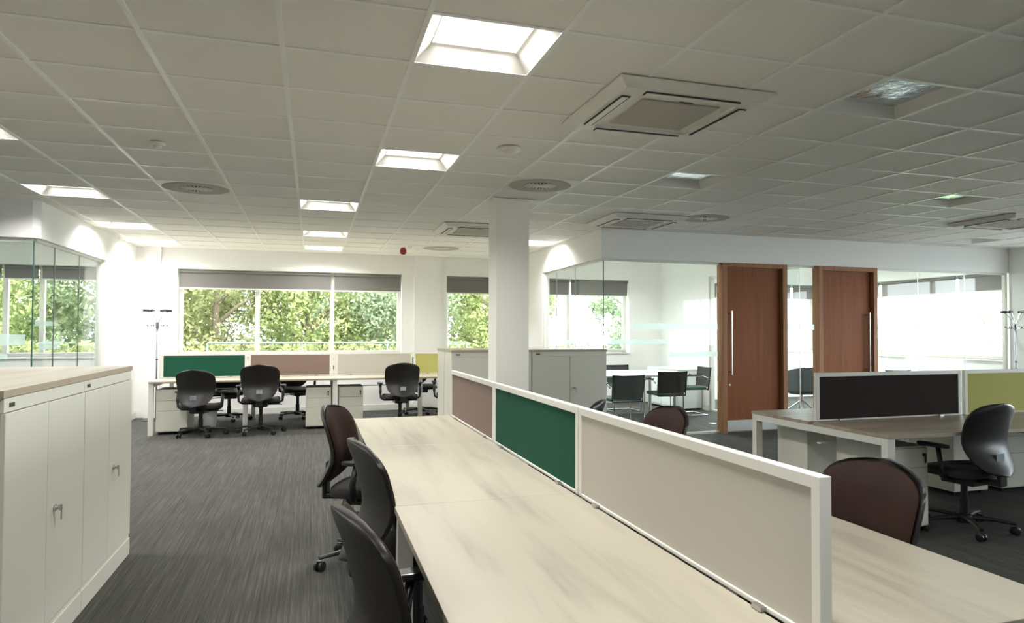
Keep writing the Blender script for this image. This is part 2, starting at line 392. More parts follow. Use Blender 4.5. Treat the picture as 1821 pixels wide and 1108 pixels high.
# ------------------------------------------------------------------ glass partitions
def glass_wall(name, label, axis, fixed, a, b, z0, z1, joints, bands, post=None, corner=None):
    """frame strips with separate panes (parts) and frosted bands on them"""
    o = thing(name, label, 'glass partition', (0, 0, 0))
    def bx(m, p0, p1, a, b, z0, z1):
        return m.box(a, b, p0, p1, z0, z1) if axis == 'x' else m.box(p0, p1, a, b, z0, z1)
    fr = MB(); bx(fr, fixed - .02, fixed + .02, a, b, z0, z0 + .03); bx(fr, fixed - .02, fixed + .02, a, b, z1 - .03, z1 - .001)
    fr.build('channel', 'white', o)
    es = [a] + joints + [b]
    for p, q in zip(es, es[1:]): bx(MB(), fixed - .005, fixed + .005, p + .003, q - .003, z0 + .03, z1 - .03).build('glass_pane', 'glass', o)
    for j in joints: bx(MB(), fixed - .006, fixed + .006, j - .003, j + .003, z0 + .03, z1 - .03).build('glass_joint', 'steel', o)
    for (p, q, c, d) in bands: bx(MB(), fixed - .0075, fixed - .006, p, q, c, d).build('frosted_band', 'film', o)
    if post: bx(MB(), fixed - .03, fixed + .03, *post, z0, z1 - .001).build('end_post', 'white', o)
    if corner: MB().box(*corner, z0 + .03, z1 - .03).build('corner_edge', 'gedge', o)
    return o
glass_wall('glass_partition', 'side glass wall of the corner meeting room, right of the square column', 'y', PX + .05, PY + .06, 11.30, 0, HZ, [9.9, 10.75], [(8.85, 9.85, 1.34, 1.42), (9.3, 10.9, 1.20, 1.27)], (11.29, 11.33))
glass_wall('glass_partition', 'front glass wall left of the first oak door, looking onto the white table', 'x', PY + .05, PX + .05, 5.30, 0, HZ, [], [(3.98, 5.28, 1.42, 1.505), (3.62, 4.5, 1.225, 1.29), (4.55, 5.28, 1.05, 1.12)], None, (PX + .042, PX + .05, PY + .042, PY + .058))
glass_wall('glass_partition', 'narrow glass wall between the two oak doors', 'x', PY + .05, 6.36, 6.885, 0, HZ, [6.632], [(6.37, 6.88, 1.42, 1.5)])
glass_wall('glass_partition', 'long front glass wall right of the second oak door', 'x', PY + .05, 7.95, 10.59, 0, HZ, [8.79, 9.72], [(7.98, 10.5, 1.42, 1.50), (7.98, 9.3, 1.22, 1.29)], (10.545, 10.59))
glass_wall('glass_partition', 'inner glass wall dividing the two meeting rooms, behind the first oak door', 'y', 6.66, 8.90, 11.29, 0, HZ, [10.1], [(9.0, 11.2, 1.42, 1.5)], (11.26, 11.295))
glass_wall('glass_partition', 'side glass wall of the left meeting room, above the wooden cabinet top', 'y', LX - .06, LY + .08, 11.35, 0, HZ, [9.50, 10.40], [(8.95, 9.6, 1.44, 1.49), (9.1, 9.75, 1.18, 1.28)], (11.33, 11.37), (LX - .066, LX - .056, LY + .05, LY + .07))
glass_wall('glass_partition', 'front glass wall of the left meeting room at the left picture edge', 'x', LY + .06, -7.9, LX - .075, 0, HZ, [-4.6], [(-3.9, -3.05, 1.44, 1.54), (-3.9, -2.80, 1.24, 1.35), (-3.9, -2.95, 1.10, 1.15)])

# ------------------------------------------------------------------ oak doors
def door(n, x0, x1, hinge_right, y=PY + .0):
    z1 = HZ - .002
    fr = MB(); fr.box(x0, x0 + .075, y - .05, y + .10, 0, z1); fr.box(x1 - .075, x1, y - .05, y + .10, 0, z1); fr.box(x0 + .075, x1 - .075, y - .05, y + .10, z1 - .06, z1)
    d = struct(fr.build('door_%d' % n, 'doorf', bevel=.004))
    B(x0 + .079, x1 - .079, y + .02, y + .064, .008, z1 - .064).build('door_leaf', 'door', d)
    B(x0 + .10, x1 - .10, y + .0165, y + .0195, .02, .17).build('kick_plate', 'steel', d)
    hx = x0 + .145 if hinge_right else x1 - .145
    h = MB().tube([(hx, y - .04, .80), (hx, y - .04, 1.68)], .0125, 10)
    for z in (.84, 1.64): h.tube([(hx, y - .04, z), (hx, y + .0195, z)], .009, 8)
    h.build('pull_handle', 'steel', d, smooth=False)
    MB().lathe([(.012, 0), (.012, .006)], n=12).xf(Matrix.Translation((hx, y + .014, .66)) @ Matrix.Rotation(PI / 2, 4, 'X')).build('key_cylinder', 'steel', d)
    return d
door(1, 5.305, 6.355, True)
door(2, 6.89, 7.94, False)

# ------------------------------------------------------------------ recessed ceiling lights
def ceiling_light(on, label, group):
    o = thing('ceiling_light', label, 'ceiling light', (0, 0, ZC), 0, group)
    D, I = (.075, .212) if on else (.05, .225)
    def rect(w, z, m): return m.ring([(-w, -w, z), (w, -w, z), (w, w, z), (-w, w, z)])
    m = MB(); a = rect(.2995, -.001, m); b = rect(.286, -.001, m); c = rect(I, D, m); d = rect(I, D + .02, m); e = rect(.2995, .02, m)
    m.bridge(a, b); m.bridge(b, c); m.bridge(c, d); m.bridge(d, e); m.bridge(e, a); m.build('housing', 'plastic' if on else 'tile', o)
    m = MB(); m.box(-I + .001, I - .001, -I + .001, I - .001, D + .001, D + .015)
    m.build('diffuser', 'lamp_on' if on else 'prism', o)
    if on:
        l = bpy.data.lights.new('lamp_light', 'AREA'); l.shape = 'SQUARE'; l.size = .40; l.energy = LAMP_W; l.spread = math.radians(150); l.color = (1, .98, .95)
        lo = bpy.data.objects.new('lamp_light', l); COL.objects.link(lo); lo.parent = o; lo.location = (0, 0, D - .002)
    return o
def cellpos(c): return (GX0 + .6 * (c[0] + .5), GY0 + .6 * (c[1] + .5), ZC)
on_lab = ['large lit square ceiling light nearest the camera, top centre', 'lit ceiling light second in the middle row, left of the round smoke alarm', 'lit ceiling light third in the middle row', 'lit ceiling light fourth in the middle row', 'lit ceiling light last in the middle row, just above the large back window', 'lit ceiling light cut by the left picture edge', 'lit ceiling light above the corner of the left glass room', 'lit ceiling light second from the back along the left wall', 'lit ceiling light in the far left back corner', 'lit ceiling light right of the square column',
          'lit ceiling light behind the camera in the middle row', 'lit ceiling light left of the camera', 'lit ceiling light left of and behind the camera', 'lit ceiling light far left above the open area', 'lit ceiling light far left near the left glass room', 'lit ceiling light at the far left front'] + ['lit ceiling light inside the %s' % t for t in ('corner meeting room, front one', 'corner meeting room, rear one', 'second meeting room, left front one', 'second meeting room, left rear one', 'second meeting room, right front one', 'second meeting room, right rear one', 'left glass room, front one', 'left glass room, rear one')]
off_lab = ['large unlit recessed ceiling light with shiny prismatic cover, upper right', 'unlit recessed ceiling light right of the round vent by the column', 'small unlit ceiling light in the white grid area at the right', 'unlit ceiling light nearest the second oak door side, low at the right']
p_on = ceiling_light(True, on_lab[0], 'lit ceiling lights'); p_off = ceiling_light(False, off_lab[0], 'unlit ceiling lights')
p_on.location = cellpos(lights_on[0]); p_off.location = cellpos(lights_off[0])
for c, l in list(zip(lights_on, on_lab))[1:]: dup(p_on, l, cellpos(c), 0, 'lit ceiling lights')
for c, l in list(zip(lights_off, off_lab))[1:]: dup(p_off, l, cellpos(c), 0, 'unlit ceiling lights')

# ------------------------------------------------------------------ air conditioning cassettes
def cassette(label):
    o = thing('air_conditioner', label, 'air conditioner', (0, 0, ZC), 0, 'ceiling air conditioners')
    m = MB(); H = .475
    def rect(w, z): return m.ring([(-w, -w, z), (w, -w, z), (w, w, z), (-w, w, z)])
    R = [rect(H, -.008), rect(H, -.016), rect(.415, -.05), rect(.315, -.055), rect(.315, -.04), rect(.25, -.04)]
    for a, b in zip(R, R[1:]): m.bridge(a, b)
    m.f.append(tuple(R[-1])); m.f.append(tuple(R[0][::-1]))
    m.build('casing', 'plastic', o)
    for k in range(4):
        ro = Matrix.Rotation(k * PI / 2, 4, 'Z')
        B(-.29, .29, -.392, -.338, -.0585, -.0525).xf(ro).build('air_slot', 'dark', o)
        B(-.285, .285, -.386, -.350, -.0625, -.0592).xf(Matrix.Rotation(k * PI / 2, 4, 'Z') @ Matrix.Translation((0, -.0, -.0))).build('louvre', 'plastic', o)
    B(-.245, .245, -.245, .245, -.050, -.0405).build('intake_grille', 'acg', o, bevel=.004)
    B(-.04, .04, -.302, -.285, -.0575, -.0555).build('status_panel', 'dark', o)
    return o
ac = cassette('large square air conditioning cassette right of the nearest lit ceiling light'); ac.location = (1.965, 3.895, ZC)
dup(ac, 'air conditioning cassette left of the square column top, half hidden by it', (1.98, 9.30, ZC))
dup(ac, 'dim air conditioning cassette above the corner of the right meeting room', (3.66, 7.95, ZC))
dup(ac, 'air conditioning cassette cut by the right picture edge', (7.87, 6.48, ZC))

# ------------------------------------------------------------------ round swirl diffusers, alarms
def diffuser(label):
    o = thing('ceiling_vent', label, 'ceiling vent', (0, 0, ZC), 0, 'round ceiling vents')
    m = MB(); n = 40
    rg = [m.ring([(R * math.cos(2 * PI * i / n), R * math.sin(2 * PI * i / n), z) for i in range(n)]) for R, z in ((.285, -.007), (.285, -.011), (.245, -.016), (.15, -.010), (.15, -.0075))]
    for a, b in zip(rg, rg[1:]): m.bridge(a, b)
    m.bridge(rg[-1], rg[0])
    for p in (smooth_angle(m.build('outer_ring', 'acg', o)),): pass
    MB().lathe([(.149, -.0078), (.149, -.0072)], n=32).build('back_plate', 'dark', o)
    m = MB()
    for k in range(24):
        k0 = len(m.v); m.box(.035, .148, -.004, .004, -.0135, -.0079).xf(Matrix.Rotation(k * PI / 12, 4, 'Z'), k0)
    m.build('vanes', 'plastic', o)
    MB().lathe([(.034, -.0145), (.034, -.0079)], n=16).build('hub', 'plastic', o)
    B(-.2985, .2985, -.2985, .2985, -.0069, -.0061).build('mounting_plate', 'plastic', o)
    return o
dv = diffuser('round ceiling vent with radial slots at the left, above the far desks'); dv.location = cellpos((-2, 6))
dup(dv, 'round ceiling vent with radial slots just above the square column', cellpos((3, 4)))
dup(dv, 'round ceiling vent above the oak doors', cellpos((7, 6)))
dup(dv, 'round ceiling vent near the red alarm box', cellpos((3, 13)))
def smoke(label, R, loc):
    o = thing('smoke_alarm', label, 'smoke alarm', loc, 0, 'round ceiling alarms')
    smooth_angle(MB().lathe([(R, -.007), (R, -.02), (R * .85, -.03)], n=28).build('base_ring', 'plastic', o))
    smooth_angle(MB().lathe([(R * .55, -.0301), (R * .55, -.042), (R * .4, -.05)], n=24).build('sensor_head', 'plastic', o)); return o
smoke('flat round white smoke alarm on the ceiling left of the large air conditioner', .085, (1.335, 5.099, ZC))
smoke('small round white sensor on the ceiling left of the lit light row', .05, (-1.057, 5.767, ZC))
smoke('tiny round ceiling sensor beside the red alarm box', .03, (1.42, 11.5, ZC))
rb = thing('alarm_sounder', 'small red alarm box hanging from the ceiling near the back window', 'alarm', (1.357, 11.842, ZC))
smooth_angle(MB().lathe([(.035, -.007), (.035, -.03), (.05, -.032), (.052, -.09), (.045, -.10)], n=20).build('red_body', 'red', rb))
smooth_angle(MB().lathe([(.038, -.1001), (.030, -.115)], n=20).build('lens_cap', 'black', rb))

# ------------------------------------------------------------------ office chairs
def lerp(xs, ys, q):
    for a, b, c, d in zip(xs, xs[1:], ys, ys[1:]):
        if q <= b: t = (q - a) / (b - a); t = t * t * (3 - 2 * t) if False else t; return c + (d - c) * t
    return ys[-1]
def catmull(xs, ys, q):
    n = len(xs)
    for i in range(n - 1):
        if q <= xs[i + 1] or i == n - 2:
            t = (q - xs[i]) / (xs[i + 1] - xs[i]); p0 = ys[max(i - 1, 0)]; p1 = ys[i]; p2 = ys[i + 1]; p3 = ys[min(i + 2, n - 1)]
            return .5 * ((2 * p1) + (-p0 + p2) * t + (2 * p0 - 5 * p1 + 4 * p2 - p3) * t * t + (-p0 + 3 * p1 - 3 * p2 + p3) * t ** 3)
BZ0, BZ1 = .455, .945
def back_pt(q, t, off, k=1.0):
    W = catmull([0, .25, .5, .8, 1], [.165, .212, .238, .244, .226], q) * k
    e = 1 - abs(2 * q - 1) ** (12 if q > .5 else 7)
    w_ = W * max(0, e) ** .5
    q2 = .5 + (q - .5) * k
    z = BZ0 + (BZ1 - BZ0) * q2 - .024 * (w_ * t / .24) ** 2 * max(0, q - .5) * 2
    y = catmull([0, .18, .42, .75, 1], [-.315, -.262, -.215, -.245, -.285], q2) + .055 * t * t * (w_ / .24) + off
    return (w_ * t, y, z)
def make_chair(label, front='brown'):
    o = thing('office_chair', label, 'office chair', (0, 0, 0))
    smooth_angle(MB().sheet(lambda q, t: back_pt(q, t, .012), lambda q, t: back_pt(q, t, -.006 - .008 * (1 - t * t)), 22, 14).build('backrest_shell', 'shell', o), 1.2)
    smooth_angle(MB().sheet(lambda q, t: back_pt(q, t, .018 + .036 * (1 - abs(t) ** 5) * max(0, 1 - abs(2 * q - 1) ** 8), .955), lambda q, t: back_pt(q, t, .0125, .955), 22, 14).build('backrest_cushion', front, o), 1.2)
    # badge on the shell
    bz = BZ0 + .115; yb = catmull([0, .18, .42, .75, 1], [-.315, -.262, -.215, -.245, -.285], .235)
    B(-.04, .04, yb - .021, yb - .0150, bz - .038, bz + .038).build('badge', 'label', o, bevel=.003)
    # seat
    pts = []
    for i in range(32):
        a = 2 * PI * i / 32; c, s_ = math.cos(a), math.sin(a)
        pts.append((.245 * math.copysign(abs(c) ** .55, c), .02 + .235 * math.copysign(abs(s_) ** .55, s_)))
    m = MB(); R = []
    for sc, z in ((.90, .425), (.99, .435), (1, .455), (.97, .478), (.88, .488), (.5, .482)):
        R.append(m.ring([(x * sc, .02 + (y - .02) * sc, z - (.018 * max(0, (y - .12) / .13)) if z > .45 else z) for x, y in pts]))
    for a, b in zip(R, R[1:]): m.bridge(a, b)
    m.f.append(tuple(R[0][::-1])); m.f.append(tuple(R[-1]))
    smooth_angle(m.build('seat', 'seat' if front != 'brown' else 'seat', o), 1.0)
    m = MB(); m.box(-.09, .09, -.13, .12, .36, .424); m.box(-.035, .035, -.275, -.13, .385, .42); m.box(-.04, .04, -.29, -.262, .385, .50)
    m.build('mechanism', 'black', o, bevel=.01)
    MB().tube([(.09, .03, .385), (.22, .06, .382), (.265, .065, .378)], .007, 6).build('lever', 'black', o)
    for s_ in (-1, 1):
        m = MB(); m.tube([(s_ * .09, -.02, .405), (s_ * .23, -.03, .41), (s_ * .275, -.03, .44), (s_ * .282, -.03, .52), (s_ * .282, -.01, .63)], [.016, .018, .02, .021, .019], 8, 1, .8)
        a = m.build('armrest', 'black', o, smooth=True)
        p = MB(); k = []
        for i in range(20):
            an = 2 * PI * i / 20; k.append((s_ * .282 + .036 * math.cos(an), .03 + .125 * math.copysign(abs(math.sin(an)) ** .7, math.sin(an))))
        p.prism(k, .631, .655).build('arm_pad', 'black', a, bevel=.006)
    smooth_angle(MB().lathe([(.030, .075), (.030, .22), (.024, .221), (.024, .34), (.032, .341), (.032, .36)], n=16).build('gas_column', 'black', o))
    m = MB().lathe([(.05, .055), (.055, .07), (.048, .11), (.034, .118)], n=20)
    for k in range(5):
        a = 2 * PI * k / 5 + PI / 2; c, s_ = math.cos(a), math.sin(a)
        m.tube([(c * .03, s_ * .03, .092), (c * .18, s_ * .18, .092), (c * .31, s_ * .31, .078)], [.026, .020, .015], 8, 1, .75)
    smooth_angle(m.build('star_base', 'shell', o))
    for k in range(5):
        a = 2 * PI * k / 5 + PI / 2; c, s_ = math.cos(a) * .305, math.sin(a) * .305
        m = MB()
        for d in (-.016, .016):
            k0 = len(m.v); m.lathe([(.024, -.009), (.029, -.006), (.029, .006), (.024, .009)], n=16)
            m.xf(Matrix.Translation((c, s_, .030)) @ Matrix.Rotation(a + .6, 4, 'Z') @ Matrix.Translation((0, d, 0)) @ Matrix.Rotation(PI / 2, 4, 'X'), k0)
        m.lathe([(.012, .030), (.012, .062)], (c, s_, 0), n=10)
        smooth_angle(m.build('caster', 'black', o))
    return o
proto = make_chair('brown-backed office chair pushed in at the far left end of the near wooden bench')
proto_blk = make_chair('black office chair with shiny badge, second from the left at the far desks', 'seat')
ang = lambda dx, dy: math.atan2(dy, dx) - PI / 2       # heading of local +Y
def place(o, x, y, dx, dy, dz=0):
    o.location = (x, y, 0); o.rotation_euler = (0, 0, ang(dx, dy))
def raise_chair(o, dz, sc=1):
    for ch in o.children:
        if not ch.name.startswith(('star_base', 'caster', 'gas_column')): ch.location.z += dz
GN = 'brown chairs along the near bench'; GF = 'black chairs along the far desks'
place(proto, .345, 4.57, 1, -.36); proto['group'] = GN
for lab, x, y, dx, dy, dz in (
        ('brown-edged office chair seen from behind, middle one along the near bench', .435, 3.18, 1, .12, .006),
        ('large dark office chair nearest the camera at the bottom left of the near bench', .345, 2.03, 1, .14, 0),
        ('large brown chair back behind the grey screen, nearest on the right of the near bench', 1.70, 2.13, -1, -.03, -.008),
        ('brown chair back behind the near bench in front of the glass room', 1.77, 3.87, -1, -.05, .01),
        ('narrow brown chair edge showing above the screen rail beside the grey cabinets', 1.68, 4.86, -.9, .55, -.02)):
    c = dup(proto, lab, (x, y, 0), ang(dx, dy), GN)
    if dz: raise_chair(c, dz)
place(proto_blk, -.66, 10.72, 0.02, 1); proto_blk['group'] = GF
for lab, x, y, dx, dy, dz in (
        ('black office chair turned slightly at the far left desk, beside the white drawers', -1.40, 10.72, .22, 1, -.06),
        ('black office chair in front of the light grey screen at the far desks', 1.20, 10.72, -.05, 1, 0),
        ('black office chair half hidden by the white cabinet side', 1.98, 10.75, .1, 1, 0),
        ('black chair on the window side of the far desks behind the leftmost chair', -1.22, 12.37, .3, -1, -.02),
        ('black chair on the window side of the far desks, right of the second chair', -.22, 12.38, .35, -1, 0),
        ('black chair on the window side of the far desks, near the column', 1.72, 12.38, .3, -1, 0)):
    c = dup(proto_blk, lab, (x, y, 0), ang(dx, dy), GF)
    if dz: raise_chair(c, dz)
c = dup(proto_blk, 'black office chair at the right desks in front of the lime green screen', (4.38, 3.99, 0), ang(-.12, 1), 'chairs at the right desks')
raise_chair(c, -.03)

# ------------------------------------------------------------------ bench desks
def bench(label, along, x0, x1, y0, y1, h, joints, top, name='bench_desk'):
    """double bench, its long side along 'x' or 'y'; joints split the desktops"""
    o = thing(name, label, 'desk', (0, 0, 0))
    def bx(m, l0, l1, w0, w1, z0, z1):
        return m.box(l0, l1, w0, w1, z0, z1) if along == 'x' else m.box(w0, w1, l0, l1, z0, z1)
    L0, L1, W0, W1 = (x0, x1, y0, y1) if along == 'x' else (y0, y1, x0, x1)
    mid = (W0 + W1) / 2; es = [L0] + joints + [L1]
    for a, b in zip(es, es[1:]):
        for c, d in ((W0, mid - .022), (mid + .022, W1)):
            t = bx(MB(), a + .001, b - .001, c, d, h - .025, h).build('desktop', top, o, bevel=.0015)
    for e in es:
        a = e - .03
        if e == L0: a = L0 + .002
        if e == L1: a = L1 - .062
        m = MB(); bx(m, a, a + .06, W0 + .01, W0 + .07, 0, h - .026); bx(m, a, a + .06, W1 - .07, W1 - .01, 0, h - .026)
        bx(m, a, a + .06, W0 + .07, W1 - .07, h - .075, h - .026)
        m.build('leg_frame', 'white', o, bevel=.002)
    m = MB()
    for wv in (mid - .18, mid + .14): bx(m, L0 + .064, L1 - .064, wv, wv + .04, h - .066, h - .027)
    m.build('crossbar', 'white', o)
    bx(MB(), L0 + .07, L1 - .07, mid - .02, mid + .02, h - .17, h - .16).build('cable_tray', 'white', o)
    return o
bench('long pale oak bench desk running away from the camera in the foreground', 'y', .31, 1.845, 1.315, 5.93, .71, [2.93, 4.45], 'oak')
bench('pale desk row along the back window with white legs', 'x', -2.055, 2.75, 10.87, 12.44, .715, [-.87, .305, 1.51], 'oakx')
bench('grey-brown desk row at the right with a white end frame', 'x', 3.56, 8.4, 3.82, 5.39, .72, [5.04, 6.6], 'oakg')

# ------------------------------------------------------------------ desk screens
def screen(label, along, c, a, b, z0, z1, fab, group):
    o = thing('desk_screen', label, 'desk screen', (c if along == 'y' else (a + b) / 2, c if along == 'x' else (a + b) / 2, z0), 0 if along == 'x' else PI / 2, group)
    L = (b - a) / 2; H = z1 - z0; t = .016
    m = MB()
    m.box(-L, -L + .03, -t, t, 0, H); m.box(L - .03, L, -t, t, 0, H); m.box(-L + .03, L - .03, -t, t, H - .03, H); m.box(-L + .03, L - .03, -t, t, 0, .012)
    m.build('frame', 'white', o, bevel=.002)
    B(-L + .03, L - .03, -.010, .010, .012, H - .03).build('fabric_panel', fab, o)
    for s_ in (-1, 1):
        for e in (-1, 1): B(s_ * (L - .22) - .02, s_ * (L - .22) + .02, e * .0165, e * .034, 0.001, .012).build('bracket', 'steel', o)
    return o
GS = 'screens along the near bench'
screen('taupe fabric desk screen at the far end of the near bench', 'y', 1.0775, 4.41, 5.87, .711, 1.078, 'taupe', GS)
screen('dark green fabric desk screen in the middle of the near bench', 'y', 1.0775, 2.895, 4.40, .711, 1.078, 'teal', GS)
screen('light grey fabric desk screen nearest the camera on the near bench', 'y', 1.0775, 1.345, 2.885, .711, 1.078, 'grey', GS)
# T-post at the joints with cable slot
GS = 'screens along the far desks'
yb = 11.655
for lab, a, b, fb in (('dark green desk screen at the left end of the far desks', -2.04, -.915, 'teal'), ('brown desk screen second from the left at the far desks', -.895, .275, 'taupe'),
                      ('light grey desk screen third from the left at the far desks', .335, 1.49, 'grey'), ('lime green desk screen at the far desks beside the white cabinets', 1.51, 2.74, 'lime')):
    screen(lab, 'x', yb, a, b, .716, 1.06, fb, GS)
pp = thing('screen_post', 'white slotted post between the brown and light grey far screens', 'post', (.305, yb, .7155))
B(-.027, .027, -.02, .02, 0, .35).build('post_body', 'white', pp, bevel=.002)
B(-.008, .008, -.0225, -.0203, .09, .15).build('cable_slot', 'dark', pp)
B(-.008, .008, -.0225, -.0203, .24, .26).build('cable_slot', 'acg', pp)
GS = 'screens along the right desks'
screen('dark plum desk screen at the left end of the right desks', 'x', 4.605, 3.60, 5.02, .721, 1.085, 'plum', GS)
screen('olive lime desk screen at the right picture edge', 'x', 4.605, 5.06, 6.58, .721, 1.085, 'lime', GS)

# ------------------------------------------------------------------ pedestals
def pedestal(label, x, y, rz, group, h=.585, w=.205, d=.27, m_='cab'):
    """front faces local -Y"""
    o = thing('drawer_unit', label, 'drawer unit', (x, y, 0), rz, group)
    B(-w, w, -d, d, .035, h).build('body', m_, o, bevel=.003)
    z = [.045, .045 + (h - .055) * .5, .045 + (h - .055) * .75, h - .01]
    for a, b in zip(z, z[1:]):
        dr = B(-w + .004, w - .004, -d - .018, -d - .001, a + .002, b - .002).build('drawer', m_, o, bevel=.002)
    MB().lathe([(.012, 0), (.012, .014)], n=12).xf(Matrix.Translation((w - .04, -d - .018, h - .06)) @ Matrix.Rotation(PI / 2, 4, 'X')).build('lock', 'black', o)
    k = B(w - .047, w - .033, -d - .036, -d - .033, h - .115, h - .06).build('key', 'black', o)
    m = MB()
    for sx in (-1, 1):
        for sy in (-1, 1): m.lathe([(.016, 0), (.016, .034)], (sx * (w - .04), sy * (d - .05), 0), n=10)
    m.build('wheels', 'black', o); return o
GP = 'white drawer units under the desks'
pedestal('white drawer unit with a black key at the left end of the far desks', -1.775, 11.20, 0, GP, .60, .195)
pedestal('white drawer unit left of the middle legs of the far desks', .085, 11.20, 0, GP, .585, .17)
pedestal('white drawer unit right of the middle legs of the far desks', .53, 11.22, 0, GP, .585, .17)
pedestal('white drawer unit behind the near leg of the right desks, black key on its front', 3.93, 4.31, 0, GP, .60, .16)
pedestal('white drawer unit at the far corner under the right desks', 3.93, 5.10, PI, GP, .60, .17, .19)
pedestal('large pale drawer unit under the right desks at the picture edge', 6.1, 5.05, 0, GP, .645, .40, .25)
pedestal('pale drawer unit under the right desks behind the black chair', 5.36, 5.05, PI, GP, .60, .19, .24)
wb = thing('waste_bin', 'small white bin under the far left desk beside the drawer unit', 'bin', (-1.42, 11.62, 0))
smooth_angle(MB().lathe([(.10, 0), (.125, .26), (.128, .27), (.118, .27)], n=24).build('bin_body', 'card', wb))

# ------------------------------------------------------------------ storage cabinets
def cabinet(label, x, y, rz, w, d, h, seam, group, m_='cab', lockz=.61, lock_dx=.10):
    """front faces local -Y, origin at centre of its footprint"""
    o = thing('storage_cabinet', label, 'cabinet', (x, y, 0), rz, group)
    W = w / 2 - .001; D = d / 2
    m = MB(); m.box(-W, W, -D, D, .10, h); m.build('body', m_, o)
    B(-W + .001, W - .001, -D - .0195, D - .005, 0, .099).build('plinth', m_, o)
    B(-W + .002, W - .002, -D - .014, -D - .001, h - .055, h - .002).build('top_rail', m_, o, bevel=.002)
    B(-W + .002, W - .002, -D - .014, -D - .001, .10, .125).build('bottom_rail', m_, o)
    dl = B(-W + .003, seam - .0025, -D - .020, -D - .002, .127, h - .058).build('cabinet_door', m_, o, bevel=.0025)
    dr = B(seam + .0025, W - .003, -D - .020, -D - .002, .127, h - .058).build('cabinet_door', m_, o, bevel=.0025)
    lx = seam + lock_dx
    MB().lathe([(.014, 0), (.014, .010), (.008, .011), (.008, .022)], n=14).xf(Matrix.Translation((lx, -D - .020, lockz)) @ Matrix.Rotation(PI / 2, 4, 'X')).build('lock', 'steel', dr)
    m = B(lx - .010, lx + .010, -D - .050, -D - .042, lockz - .012, lockz + .012); m.box(lx - .004, lx + .004, -D - .042, -D - .03, lockz - .005, lockz + .005); m.box(lx + .002, lx + .014, -D - .048, -D - .045, lockz - .055, lockz - .012)
    m.build('key', 'steel', dr)
    B(-W + .05, -W + .10, -D - .0165, -D - .0142, h - .038, h - .022).build('name_plate', 'dark', o)
    return o
GC = 'tall cabinets at the left'
# left run: fronts face +X
cabinet('white two-door cabinet at the left with its keyed door nearest the chairs, farther one', -1.08 - .245, 4.725, PI / 2, 1.0, .49 - .03, 1.145, -.03, GC, 'cab', .615, .09)
cabinet('white two-door cabinet in the left foreground cut by the picture edge', -1.08 - .245, 3.722, PI / 2, 1.0, .49 - .03, 1.145, -.03, GC, 'cab', .615, .09)
cabinet('rear cabinet backing the farther left cabinet, under the same wooden top', -1.08 - .735, 4.725, -PI / 2, 1.0, .49 - .03, 1.145, 0, GC)
cabinet('rear cabinet backing the nearer left cabinet, under the same wooden top', -1.08 - .735, 3.722, -PI / 2, 1.0, .49 - .03, 1.145, 0, GC)
ct = thing('cabinet_top', 'pale wooden top on the white cabinets at the left', 'cabinet top', (-1.57, 4.225, 1.1455))
B(-.49, .49, -1.015, 1.015, 0, .028).build('slab', 'oak', ct)
m = MB(); m.box(.4903, .492, -1.015, 1.015, 0, .028); m.box(-.49, .49, -1.0168, -1.0153, 0, .028); m.build('edge_band', 'edge', ct)
GC = 'cabinets behind the square column'
cabinet('light grey cabinet left of the square column, white side showing', 2.02, 8.70, 0, .975, .47, 1.145, 0, GC, 'cab', .62, .06)
cabinet('grey two-door cabinet right of the square column with a hanging key', 2.997, 8.70, 0, .975, .47, 1.145, 0, GC, 'cab', .70, .065)
cabinet('rear cabinet backing the light grey cabinet left of the column', 2.02, 9.20, PI, .975, .47, 1.145, 0, GC)
cabinet('rear cabinet backing the grey cabinet right of the column', 2.997, 9.20, PI, .975, .47, 1.145, 0, GC)
ct = thing('cabinet_top', 'thin pale top on the grey cabinets behind the column', 'cabinet top', (2.508, 8.95, 1.1455))
B(-.98, .98, -.505, .505, 0, .025).build('slab', 'oak', ct)
B(-.98, .98, -.5065, -.5053, 0, .025).build('edge_band', 'edge', ct)

# ------------------------------------------------------------------ coat stands
def coat_stand(label, x, y, h=1.70):
    o = thing('coat_stand', label, 'coat stand', (x, y, 0), .3, 'coat stands')
    smooth_angle(MB().lathe([(.19, 0), (.19, .008), (.06, .02), (.02, .03)], n=32).build('base', 'black', o))
    MB().tube([(0, 0, .03), (0, 0, h - .25)], .013, 12).build('pole', 'pole', o, smooth=True)
    MB().lathe([(.024, h - .28), (.024, h - .18)], n=14).build('collar', 'pole', o)
    for k in range(6):
        a = k * PI / 3; c, s_ = math.cos(a), math.sin(a)
        hk = MB().tube([(c * .012, s_ * .012, h - .20), (c * .05, s_ * .05, h - .12), (c * .11, s_ * .11, h - .04), (c * .155, s_ * .155, h - .005)], .006, 6).build('upper_hook', 'chrome', o)
        MB().tube([(c * .115, s_ * .115, h + .003), (c * .20, s_ * .20, h + .003)], .018, 8).build('hook_pad', 'black', hk)
        hk = MB().tube([(c * .012, s_ * .012, h - .245), (c * .10, s_ * .10, h - .25), (c * .13, s_ * .13, h - .235)], .006, 6).build('lower_hook', 'chrome', o)
        MB().lathe([(.009, 0), (.009, .02)], (c * .135, s_ * .135, h - .24), n=8).build('hook_tip', 'black', hk)
    MB().lathe([(.017, .93), (.017, .95)], n=12).build('joint_ring', 'black', o)
    return o
coat_stand('tall chrome coat stand with black hooks in the far left corner', -2.30, 12.78)
coat_stand('chrome coat stand with black hooks at the right picture edge', 10.15, 8.28)

